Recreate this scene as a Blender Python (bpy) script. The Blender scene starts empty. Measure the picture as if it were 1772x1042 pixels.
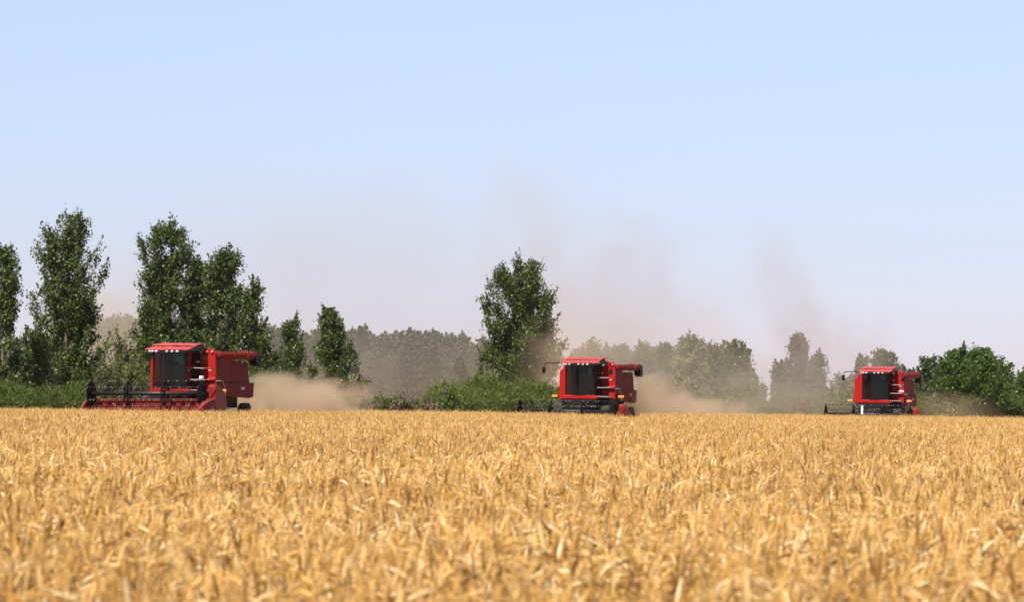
import bpy, math, random
import numpy as np
from mathutils import Matrix, Vector
R = math.radians
PI = math.pi
sc = bpy.context.scene
COL = sc.collection

# ---------------------------------------------------------------- camera
F = 6000.0 / 1772.0 * 36.0
EYE = 1.45
PITCH = R(1.667)
ROLL = R(0.72)
cam_d = bpy.data.cameras.new('camera')
cam = bpy.data.objects.new('camera', cam_d)
COL.objects.link(cam)
sc.camera = cam
cam_d.lens = F
cam_d.sensor_width = 36.0
cam_d.clip_start = 0.1
cam_d.clip_end = 9000
CM = Matrix.Rotation(PI / 2 + PITCH, 4, 'X') @ Matrix.Rotation(ROLL, 4, 'Z')
CM.translation = Vector((0, 0, EYE))
cam.matrix_world = CM
cam_d.dof.use_dof = True
cam_d.dof.focus_distance = 185
cam_d.dof.aperture_fstop = 6.3

# ---------------------------------------------------------------- sky, sun, exposure
SUN_EL = 52.0
SUN_AZ = -21.0      # degrees to the left of straight behind the camera
sd = Vector((-math.sin(R(-SUN_AZ)) * math.cos(R(SUN_EL)), -math.cos(R(SUN_AZ)) * math.cos(R(SUN_EL)), math.sin(R(SUN_EL))))
w = bpy.data.worlds.new('World')
sc.world = w
w.use_nodes = True
nt = w.node_tree
bg = nt.nodes['Background']
sky = nt.nodes.new('ShaderNodeTexSky')
sky.sky_type = 'NISHITA'
sky.sun_disc = False
sky.sun_elevation = R(SUN_EL)
sky.sun_rotation = math.atan2(sd.x, sd.y)
sky.air_density = 1.0
sky.dust_density = 0.15
sky.ozone_density = 2.5
tint = nt.nodes.new('ShaderNodeMix')
tint.data_type = 'RGBA'
tint.blend_type = 'MULTIPLY'
tint.inputs[0].default_value = 1.0
nt.links.new(sky.outputs[0], tint.inputs[6])
tcw = nt.nodes.new('ShaderNodeTexCoord'); sxw = nt.nodes.new('ShaderNodeSeparateXYZ')
nt.links.new(tcw.outputs['Generated'], sxw.inputs[0])
rw = nt.nodes.new('ShaderNodeValToRGB')
rw.color_ramp.elements[0].position = 0.0; rw.color_ramp.elements[0].color = (0.80, 0.77, 1.20, 1)
rw.color_ramp.elements[1].position = 0.12; rw.color_ramp.elements[1].color = (1.37, 1.20, 1.25, 1)
e_ = rw.color_ramp.elements.new(0.045); e_.color = (0.95, 0.89, 1.19, 1)
nt.links.new(sxw.outputs[2], rw.inputs[0]); nt.links.new(rw.outputs[0], tint.inputs[7])
nt.links.new(tint.outputs[2], bg.inputs[0])
bg.inputs[1].default_value = 0.062
sl = bpy.data.lights.new('sun', 'SUN')
sun = bpy.data.objects.new('sun', sl)
COL.objects.link(sun)
sl.energy = 4.8
sl.angle = R(0.53)
sl.color = (1.0, 0.95, 0.87)
sun.rotation_euler = sd.to_track_quat('Z', 'Y').to_euler()
sun.location = (0, 0, 60)
vs = sc.view_settings
vs.view_transform = 'Standard'
vs.look = 'None'
vs.gamma = 1
vs.exposure = 0.75
cy = sc.cycles
cy.use_denoising = True
cy.max_bounces = 6
cy.diffuse_bounces = 3
cy.glossy_bounces = 2
cy.transmission_bounces = 4
cy.transparent_max_bounces = 8
cy.volume_bounces = 1
cy.volume_step_rate = 1.0
cy.volume_max_steps = 128
cy.caustics_reflective = False
cy.caustics_refractive = False
cy.sample_clamp_indirect = 6

# ---------------------------------------------------------------- helpers
def ray(px, py):
    d = Vector(((px - 886) / 6000.0, -(py - 521) / 6000.0, -1.0))
    return CM.to_3x3() @ d

def at(px, py, D):
    d = ray(px, py)
    return Vector((0, 0, EYE)) + d * (D / d.y)

def ground_x(px, D):
    # x of the ground column seen at px at depth D (near the horizon line)
    return at(px, 695, D).x

def top_z(px, py, D):
    return at(px, py, D).z

def tag(o, label=None, cat=None, group=None, kind=None):
    if label: o['label'] = label
    if cat: o['category'] = cat
    if group: o['group'] = group
    if kind: o['kind'] = kind
    return o

def link(o, parent=None):
    COL.objects.link(o)
    if parent is not None:
        o.parent = parent
    return o

def empty(name, loc=(0, 0, 0), rz=0):
    o = bpy.data.objects.new(name, None)
    COL.objects.link(o)
    o.location = loc
    o.rotation_euler = (0, 0, rz)
    o.empty_display_size = 0.5
    return o

class MB:
    def __init__(s):
        s.v = []; s.f = []
    def add(s, vs_, fs):
        n = len(s.v)
        s.v += [tuple(p) for p in vs_]
        s.f += [tuple(i + n for i in f) for f in fs]
        return s
    def box(s, x0, x1, y0, y1, z0, z1):
        return s.add([(x0, y0, z0), (x1, y0, z0), (x1, y1, z0), (x0, y1, z0), (x0, y0, z1), (x1, y0, z1), (x1, y1, z1), (x0, y1, z1)],
                     [(0, 3, 2, 1), (4, 5, 6, 7), (0, 1, 5, 4), (1, 2, 6, 5), (2, 3, 7, 6), (3, 0, 4, 7)])
    def prism_x(s, poly, x0, x1):       # poly of (y, z)
        n = len(poly)
        a = sum(poly[i][0] * poly[(i + 1) % n][1] - poly[(i + 1) % n][0] * poly[i][1] for i in range(n))
        if a < 0: poly = poly[::-1]
        vs_ = [(x0, y, z) for y, z in poly] + [(x1, y, z) for y, z in poly]
        fs = [tuple(range(n))[::-1], tuple(range(n, 2 * n))] + [(i, (i + 1) % n, n + (i + 1) % n, n + i) for i in range(n)]
        return s.add(vs_, fs)
    def prism_y(s, poly, y0, y1):       # poly of (x, z)
        n = len(poly)
        a = sum(poly[i][0] * poly[(i + 1) % n][1] - poly[(i + 1) % n][0] * poly[i][1] for i in range(n))
        if a < 0: poly = poly[::-1]
        vs_ = [(x, y0, z) for x, z in poly] + [(x, y1, z) for x, z in poly]
        fs = [tuple(range(n)), tuple(range(n, 2 * n))[::-1]] + [(i, n + i, n + (i + 1) % n, (i + 1) % n) for i in range(n)]
        return s.add(vs_, fs)
    def tube(s, pts, r, n=8, cap=True):
        pts = [Vector(p) for p in pts]
        rs = r if isinstance(r, (list, tuple)) else [r] * len(pts)
        vs_ = []; up = Vector((0.13, 0.21, 0.97))
        for i, p in enumerate(pts):
            d = (pts[min(i + 1, len(pts) - 1)] - pts[max(i - 1, 0)]).normalized()
            a = d.cross(up)
            if a.length < 0.1: a = d.cross(Vector((1, 0, 0)))
            a.normalize(); b = d.cross(a)
            for k in range(n):
                t = 2 * PI * k / n
                vs_.append(p + (a * math.cos(t) + b * math.sin(t)) * rs[i])
        fs = []
        for i in range(len(pts) - 1):
            for k in range(n):
                fs.append((i * n + k, i * n + (k + 1) % n, (i + 1) * n + (k + 1) % n, (i + 1) * n + k))
        if cap:
            fs.append(tuple(range(n))[::-1]); fs.append(tuple((len(pts) - 1) * n + k for k in range(n)))
        return s.add(vs_, fs)
    def lathe_x(s, prof, cx, cyy, cz, n=28):   # prof of (x, r) revolved about an axis along x
        vs_ = []
        for x, r in prof:
            for k in range(n):
                t = 2 * PI * k / n
                vs_.append((cx + x, cyy + r * math.cos(t), cz + r * math.sin(t)))
        fs = []
        for i in range(len(prof) - 1):
            for k in range(n):
                fs.append((i * n + k, i * n + (k + 1) % n, (i + 1) * n + (k + 1) % n, (i + 1) * n + k))
        fs.append(tuple(range(n))[::-1]); fs.append(tuple((len(prof) - 1) * n + k for k in range(n)))
        return s.add(vs_, fs)
    def sheet(s, grid, thick):          # grid[i][j] of points; a sheet with thickness along -z
        m, n = len(grid), len(grid[0])
        top = [p for row in grid for p in row]
        bot = [(p[0], p[1], p[2] - thick) for p in top]
        N = m * n
        fs = []
        for i in range(m - 1):
            for j in range(n - 1):
                a, b, c, d = i * n + j, i * n + j + 1, (i + 1) * n + j + 1, (i + 1) * n + j
                fs.append((a, b, c, d)); fs.append((a + N, d + N, c + N, b + N))
        for j in range(n - 1):
            fs.append((j + N, j + 1 + N, j + 1, j)); k = (m - 1) * n + j
            fs.append((k, k + 1, k + 1 + N, k + N))
        for i in range(m - 1):
            k = i * n
            fs.append((k, k + n, k + n + N, k + N)); k = i * n + n - 1
            fs.append((k + N, k + n + N, k + n, k))
        return s.add(top + bot, fs)
    def build(s, name, mat, parent=None, bevel=0, smooth=False):
        me = bpy.data.meshes.new(name)
        me.from_pydata([tuple(p) for p in s.v], [], s.f)
        me.materials.append(mat)
        if smooth:
            me.polygons.foreach_set('use_smooth', [True] * len(me.polygons))
        me.update()
        o = bpy.data.objects.new(name, me)
        link(o, parent)
        if bevel:
            b = o.modifiers.new('bevel', 'BEVEL')
            b.width = bevel; b.segments = 2; b.limit_method = 'ANGLE'; b.angle_limit = R(40)
        return o

def np_mesh(name, V, Q, mat, smooth=False, col=None):
    """mesh from numpy verts (n,3) and faces (m,k)"""
    me = bpy.data.meshes.new(name)
    k = Q.shape[1]
    me.vertices.add(len(V)); me.vertices.foreach_set('co', V.astype(np.float32).ravel())
    me.loops.add(Q.size); me.loops.foreach_set('vertex_index', Q.astype(np.int32).ravel())
    me.polygons.add(len(Q))
    me.polygons.foreach_set('loop_start', np.arange(0, Q.size, k, dtype=np.int32))
    me.polygons.foreach_set('loop_total', np.full(len(Q), k, dtype=np.int32))
    if smooth:
        me.polygons.foreach_set('use_smooth', np.ones(len(Q), dtype=bool))
    me.update(calc_edges=True)
    if col is not None:
        a = me.color_attributes.new('tone', 'FLOAT_COLOR', 'POINT')
        c = np.ones((len(V), 4), dtype=np.float32); c[:, 0] = col; c[:, 1] = col; c[:, 2] = col
        a.data.foreach_set('color', c.ravel())
    me.materials.append(mat)
    return me

# ---------------------------------------------------------------- materials
def mat(name):
    m = bpy.data.materials.new(name)
    m.use_nodes = True
    return m, m.node_tree, m.node_tree.nodes['Principled BSDF']

def ramp(nt_, fac, stops):
    r = nt_.nodes.new('ShaderNodeValToRGB')
    e = r.color_ramp.elements
    while len(e) < len(stops): e.new(0.5)
    for i, (p, c) in enumerate(stops):
        e[i].position = p
        e[i].color = (c[0], c[1], c[2], 1)
    nt_.links.new(fac, r.inputs[0])
    return r.outputs[0]

def noise(nt_, scale, detail=4, coord='Object', rough=0.55):
    n = nt_.nodes.new('ShaderNodeTexNoise')
    n.inputs['Scale'].default_value = scale
    n.inputs['Detail'].default_value = detail
    n.inputs['Roughness'].default_value = rough
    tc = nt_.nodes.new('ShaderNodeTexCoord')
    nt_.links.new(tc.outputs[coord], n.inputs['Vector'])
    return n.outputs['Fac']

def mix(nt_, fac, a, b, blend='MIX'):
    m = nt_.nodes.new('ShaderNodeMix')
    m.data_type = 'RGBA'; m.blend_type = blend
    for i, x in ((0, fac), (6, a), (7, b)):
        if isinstance(x, (int, float)): m.inputs[i].default_value = x
        elif isinstance(x, tuple): m.inputs[i].default_value = (*x, 1)
        else: nt_.links.new(x, m.inputs[i])
    return m.outputs[2]

def math_(nt_, op, a, b=None, clamp=False):
    m = nt_.nodes.new('ShaderNodeMath'); m.operation = op; m.use_clamp = clamp
    for i, x in ((0, a), (1, b)):
        if x is None: continue
        if isinstance(x, (int, float)): m.inputs[i].default_value = x
        else: nt_.links.new(x, m.inputs[i])
    return m.outputs[0]

def plain(name, c, rough=0.6, metal=0.0, dust=0.25, dust_c=(0.42, 0.31, 0.2), scale=3.0, spec=0.5):
    m, t, b = mat(name)
    n1 = noise(t, scale, 6); n2 = noise(t, scale * 9, 3)
    f = math_(t, 'MULTIPLY', n1, n2)
    f = math_(t, 'MULTIPLY', f, 3.2 * dust, True)
    g = t.nodes.new('ShaderNodeNewGeometry')
    sx = t.nodes.new('ShaderNodeSeparateXYZ'); t.links.new(g.outputs['Normal'], sx.inputs[0])
    up = math_(t, 'MULTIPLY', math_(t, 'MAXIMUM', sx.outputs[2], 0.0), dust * 1.6)
    up = math_(t, 'MULTIPLY', up, math_(t, 'ADD', n1, 0.3))
    f = math_(t, 'ADD', f, up, True)
    t.links.new(mix(t, f, c, dust_c), b.inputs['Base Color'])
    rr = math_(t, 'ADD', math_(t, 'MULTIPLY', f, 0.5), rough, True)
    t.links.new(rr, b.inputs['Roughness'])
    b.inputs['Metallic'].default_value = metal
    b.inputs['Specular IOR Level'].default_value = spec
    return m

M = {}
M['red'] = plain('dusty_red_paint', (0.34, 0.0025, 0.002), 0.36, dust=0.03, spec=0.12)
M['red_shaded'] = plain('shade_darkened_red', (0.155, 0.003, 0.0025), 0.6, dust=0.06, dust_c=(0.20, 0.10, 0.07), spec=0.1)  # same red paint, darkened to carry the shade on the flanks
M['red_roof'] = plain('dusty_red_sheet', (0.38, 0.013, 0.015), 0.5, dust=0.09, dust_c=(0.50, 0.28, 0.20), scale=2.2)  # slightly paler red than the body, pinkish dust on upward faces
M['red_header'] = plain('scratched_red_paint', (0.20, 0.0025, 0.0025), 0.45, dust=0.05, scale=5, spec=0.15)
M['black'] = plain('black_paint', (0.003, 0.003, 0.004), 0.55, dust=0.008, spec=0.1)
M['reel'] = plain('dark_reel_steel', (0.007, 0.007, 0.012), 0.4, dust=0.015, spec=0.35)
M['tyre'] = plain('tyre_rubber', (0.012, 0.011, 0.011), 0.85, dust=0.08, spec=0.2)
M['rim'] = plain('rim_cream_paint', (0.45, 0.38, 0.28), 0.5, dust=0.4)
M['steel'] = plain('worn_steel', (0.34, 0.34, 0.33), 0.4, metal=0.7, dust=0.25)
M['rail'] = plain('pale_rail_paint', (0.42, 0.41, 0.38), 0.4, dust=0.2)
M['amber'] = plain('amber_lens', (0.85, 0.25, 0.012), 0.25, dust=0.08)
M['lamp'] = plain('lamp_glass', (0.45, 0.45, 0.46), 0.12, dust=0.05)
M['paper'] = plain('pale_blue_paper', (0.62, 0.78, 0.85), 0.8, dust=0.03)
M['glint_tan'] = plain('glint_strips', (0.62, 0.42, 0.18), 0.8, dust=0.1)  # straw-coloured strips drawn as glints along the header
M['glint_pale'] = plain('pale_header_glint', (0.85, 0.78, 0.68), 0.8, dust=0.03)  # near-white version of the painted header glints
M['white'] = plain('white_plastic', (0.86, 0.86, 0.84), 0.5, dust=0.05)
M['inner'] = plain('cab_interior_grey', (0.022, 0.02, 0.018), 0.8, dust=0.12)
M['seat'] = plain('brown_seat_cloth', (0.11, 0.055, 0.035), 0.9, dust=0.1)
def glass():
    m = bpy.data.materials.new('tinted_cab_glass'); m.use_nodes = True
    t = m.node_tree; t.nodes.clear()
    out = t.nodes.new('ShaderNodeOutputMaterial')
    tr = t.nodes.new('ShaderNodeBsdfTransparent'); tr.inputs[0].default_value = (0.30, 0.36, 0.32, 1)
    gl = t.nodes.new('ShaderNodeBsdfGlossy'); gl.inputs['Roughness'].default_value = 0.06
    gl.inputs[0].default_value = (0.8, 0.85, 0.85, 1)
    df = t.nodes.new('ShaderNodeBsdfDiffuse'); df.inputs[0].default_value = (0.28, 0.23, 0.16, 1)
    fr = t.nodes.new('ShaderNodeFresnel'); fr.inputs[0].default_value = 1.35
    m1 = t.nodes.new('ShaderNodeMixShader'); m2 = t.nodes.new('ShaderNodeMixShader')
    t.links.new(fr.outputs[0], m1.inputs[0]); t.links.new(tr.outputs[0], m1.inputs[1]); t.links.new(gl.outputs[0], m1.inputs[2])
    n = noise(t, 2.5, 5)
    t.links.new(math_(t, 'MULTIPLY', n, 0.025), m2.inputs[0])
    t.links.new(m1.outputs[0], m2.inputs[1]); t.links.new(df.outputs[0], m2.inputs[2])
    t.links.new(m2.outputs[0], out.inputs[0])
    return m
M['glass'] = glass()

def leaf_mat(name, dark, mid, light, rough=0.42, trans=0.25, spec=0.36):
    m, t, b = mat(name)
    g = t.nodes.new('ShaderNodeNewGeometry')
    c = ramp(t, g.outputs['Random Per Island'], [(0.0, dark), (0.5, mid), (1.0, light)])
    n = noise(t, 0.55, 3)
    c2 = mix(t, math_(t, 'MULTIPLY', n, 0.9, True), c, mid)
    t.links.new(c2, b.inputs['Base Color'])
    b.inputs['Roughness'].default_value = rough
    b.inputs['Specular IOR Level'].default_value = spec
    tl = t.nodes.new('ShaderNodeBsdfTranslucent')
    t.links.new(mix(t, 1.0, c2, (1.3, 1.5, 0.5), 'MULTIPLY'), tl.inputs[0])
    ms = t.nodes.new('ShaderNodeMixShader'); ms.inputs[0].default_value = trans
    t.links.new(b.outputs[0], ms.inputs[1]); t.links.new(tl.outputs[0], ms.inputs[2])
    t.links.new(ms.outputs[0], t.nodes['Material Output'].inputs[0])
    return m
M['leaf_poplar'] = leaf_mat('poplar_leaves', (0.017, 0.029, 0.006), (0.056, 0.080, 0.014), (0.19, 0.225, 0.058), 0.42)
M['leaf_far'] = leaf_mat('far_grey_green_leaves', (0.040, 0.055, 0.024), (0.070, 0.090, 0.040), (0.12, 0.145, 0.070), 0.8, 0.2, 0.1)
M['leaf_pale'] = leaf_mat('pale_dusty_leaves', (0.09, 0.095, 0.04), (0.155, 0.16, 0.07), (0.26, 0.26, 0.13), 0.75, 0.3, 0.15)
M['leaf_yellow'] = leaf_mat('yellowish_leaves', (0.065, 0.068, 0.020), (0.11, 0.12, 0.036), (0.20, 0.21, 0.08), 0.55, 0.3)
M['leaf_bright'] = leaf_mat('fresh_green_leaves', (0.028, 0.055, 0.008), (0.060, 0.10, 0.013), (0.13, 0.19, 0.03), 0.45, 0.3)
M['leaf_reed'] = leaf_mat('feathery_green_leaves', (0.045, 0.060, 0.013), (0.115, 0.140, 0.034), (0.22, 0.24, 0.08), 0.75, 0.3, 0.15)
M['leaf_shrub'] = leaf_mat('shrub_leaves', (0.040, 0.058, 0.012), (0.080, 0.105, 0.022), (0.17, 0.19, 0.055), 0.75, 0.3, 0.15)
M['leaf_dead'] = leaf_mat('dead_brown_leaves', (0.045, 0.032, 0.020), (0.12, 0.085, 0.055), (0.30, 0.21, 0.13), 0.8, 0.1, 0.2)
M['bark'] = plain('grey_brown_bark', (0.13, 0.10, 0.075), 0.9, dust=0.2, scale=6)
M['bark_pale'] = plain('pale_poplar_bark', (0.30, 0.27, 0.21), 0.9, dust=0.25, scale=5)

def straw_mat(name, stops, trans=0.14, rough=0.5):
    m, t, b = mat(name)
    g = t.nodes.new('ShaderNodeNewGeometry')
    oi = t.nodes.new('ShaderNodeObjectInfo')
    c = ramp(t, g.outputs['Random Per Island'], stops)
    # broad patches over the field follow world position: riper and paler stretches
    nn = t.nodes.new('ShaderNodeTexNoise'); nn.inputs['Scale'].default_value = 0.35; nn.inputs['Detail'].default_value = 3
    t.links.new(g.outputs['Position'], nn.inputs['Vector'])
    patch = ramp(t, nn.outputs['Fac'], [(0.3, (0.78, 0.70, 0.62)), (0.5, (1, 1, 1)), (0.7, (1.10, 1.12, 1.16))])
    c = mix(t, 1.0, c, patch, 'MULTIPLY')
    t.links.new(c, b.inputs['Base Color'])
    b.inputs['Roughness'].default_value = rough
    b.inputs['Specular IOR Level'].default_value = 0.35
    tl = t.nodes.new('ShaderNodeBsdfTranslucent')
    t.links.new(mix(t, 1.0, c, (1.1, 0.95, 0.7), 'MULTIPLY'), tl.inputs[0])
    ms = t.nodes.new('ShaderNodeMixShader'); ms.inputs[0].default_value = trans
    t.links.new(b.outputs[0], ms.inputs[1]); t.links.new(tl.outputs[0], ms.inputs[2])
    t.links.new(ms.outputs[0], t.nodes['Material Output'].inputs[0])
    return m
M['ear'] = straw_mat('ripe_wheat_ears', [(0.0, (0.10, 0.045, 0.012)), (0.09, (0.24, 0.115, 0.028)), (0.22, (0.44, 0.23, 0.052)), (0.50, (0.66, 0.362, 0.080)), (0.78, (0.78, 0.49, 0.152)), (0.94, (0.95, 0.75, 0.40)), (1.0, (0.97, 0.86, 0.60))])
M['weed'] = leaf_mat('green_weed_leaves', (0.10, 0.11, 0.05), (0.20, 0.19, 0.09), (0.32, 0.28, 0.15), 0.6, 0.3)

# ---------------------------------------------------------------- ground
def ground():
    m, t, b = mat('dry_straw_covered_soil')
    n1 = noise(t, 0.25, 8); n2 = noise(t, 14.0, 6)
    c = ramp(t, n1, [(0.3, (0.24, 0.15, 0.075)), (0.55, (0.36, 0.24, 0.12)), (0.75, (0.46, 0.32, 0.16))])
    c = mix(t, 0.5, c, ramp(t, n2, [(0.35, (0.16, 0.10, 0.05)), (0.65, (0.55, 0.40, 0.20))]))
    t.links.new(c, b.inputs['Base Color']); b.inputs['Roughness'].default_value = 0.95
    n = 60
    xs = np.sign(np.linspace(-1, 1, n)) * np.abs(np.linspace(-1, 1, n)) ** 3 * 4000
    X, Y = np.meshgrid(xs, xs + 150)
    Z = np.zeros_like(X)
    V = np.stack([X.ravel(), Y.ravel(), Z.ravel()], 1)
    i = np.arange(n - 1); I, J = np.meshgrid(i, i)
    a = (J * n + I).ravel()
    Q = np.stack([a, a + 1, a + n + 1, a + n], 1)
    o = bpy.data.objects.new('ground', np_mesh('ground', V, Q, m))
    COL.objects.link(o); tag(o, kind='structure')
ground()

# ---------------------------------------------------------------- wheat
YAW = R(14.5)
COMB = [(293, 158.0), (1003, 190.0), (1514, 218.0)]      # pixel column of the windshield, depth

def ear_strands(rng, n, rad, tall=0.0):
    """n bent wheat stalks with nodding bearded ears, in a disc of radius rad"""
    V, T = [], []
    def addstrip(P, width, side):
        P = np.array(P); nb = len(V)
        k = len(P)
        for i in range(k):
            wv = side * width[i]
            V.append(P[i] - wv); V.append(P[i] + wv)
        for i in range(k - 1):
            a = nb + 2 * i
            T.append((a, a + 1, a + 3)); T.append((a, a + 3, a + 2))
    def addtube(P, r, ns, flat=1.0):
        P = np.array(P); nb = len(V); k = len(P)
        for i in range(k):
            d = P[min(i + 1, k - 1)] - P[max(i - 1, 0)]; d /= np.linalg.norm(d) + 1e-9
            a = np.cross(d, (0.3, 0.2, 0.93)); a /= np.linalg.norm(a) + 1e-9; b_ = np.cross(d, a)
            for j in range(ns):
                th = 2 * PI * j / ns
                V.append(P[i] + (a * math.cos(th) + b_ * math.sin(th) * flat) * r[i])
        for i in range(k - 1):
            for j in range(ns):
                a0 = nb + i * ns + j; a1 = nb + i * ns + (j + 1) % ns
                T.append((a0, a1, a1 + ns)); T.append((a0, a1 + ns, a0 + ns))
    for q in range(n):
        rr = rad * math.sqrt(rng.random()); th = rng.random() * 2 * PI
        base = np.array([rr * math.cos(th), rr * math.sin(th), 0.0])
        h = 0.70 + rng.normal() * 0.05 + tall
        az = rng.random() * 2 * PI if rng.random() < 0.45 else rng.normal() * 0.9 + 0.4
        out = np.array([math.cos(az), math.sin(az), 0])
        side = np.array([-math.sin(az), math.cos(az), 0])
        lean = rng.uniform(0.0, 0.16)
        # stalk
        P = [base + out * lean * (s ** 2) * h + np.array([0, 0, s * h * 0.98]) for s in (0, 0.5, 0.8, 0.93)]
        bend = rng.uniform(1.2, 3.0) if rng.random() < 0.86 else rng.uniform(0.05, 0.5)
        # neck and ear: an arc that turns by `bend`
        ang = lean; p = P[-1].copy(); pts = [p.copy()]
        nk, L1, L2 = 3, rng.uniform(0.04, 0.10), rng.uniform(0.075, 0.112)
        for i in range(nk):
            ang += bend * 0.62 / nk
            p = p + (out * math.sin(ang) + np.array([0, 0, math.cos(ang)])) * L1 / nk
            pts.append(p.copy())
        addtube(P + pts[1:], [0.0022] * (len(P) + nk), 3)
        ep = [p.copy()]; ke = 6
        for i in range(ke):
            ang += bend * 0.38 / ke
            p = p + (out * math.sin(ang) + np.array([0, 0, math.cos(ang)])) * L2 / ke
            ep.append(p.copy())
        s = rng.uniform(0.85, 1.25)
        addtube(ep, [0.0025 * s, 0.0062 * s, 0.0050 * s, 0.0070 * s, 0.0052 * s, 0.0052 * s, 0.0015], 5, 0.75)
        d = np.array(ep[-1]) - np.array(ep[-2]); d /= np.linalg.norm(d)
        for k in range(15):               # awns
            i = 1 + (k % 5)
            q0 = ep[i]; fan = rng.normal(0, 0.16); f2 = rng.normal(0, 0.16)
            dir_ = d + side * fan + np.cross(d, side) * f2
            La = rng.uniform(0.045, 0.095)
            q1 = q0 + dir_ * La
            wv = np.cross(dir_, (rng.normal(), rng.normal(), rng.normal())); wv /= np.linalg.norm(wv) + 1e-9
            nb = len(V); V.extend([q0 - wv * 0.0016, q0 + wv * 0.0016, q1]); T.append((nb, nb + 1, nb + 2))
        if rng.random() < 0.40:          # dry drooping flag leaf
            t0 = rng.uniform(0.5, 0.9); q0 = base + out * lean * t0 ** 2 * h + np.array([0, 0, t0 * h * 0.98])
            a2 = rng.random() * 2 * PI; o2 = np.array([math.cos(a2), math.sin(a2), 0]); s2 = np.array([-o2[1], o2[0], rng.normal() * 0.5])
            LL = rng.uniform(0.10, 0.24); e = rng.uniform(0.2, 0.9); c = []; pp = q0.copy()
            for i in range(5):
                c.append(pp.copy()); e += rng.uniform(0.2, 0.65)
                pp = pp + (o2 * math.sin(e) + np.array([0, 0, math.cos(e)])) * LL / 4
            addstrip(c, [0.004, 0.006, 0.0055, 0.004, 0.0008], s2)
    return np.array(V), np.array(T)

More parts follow.
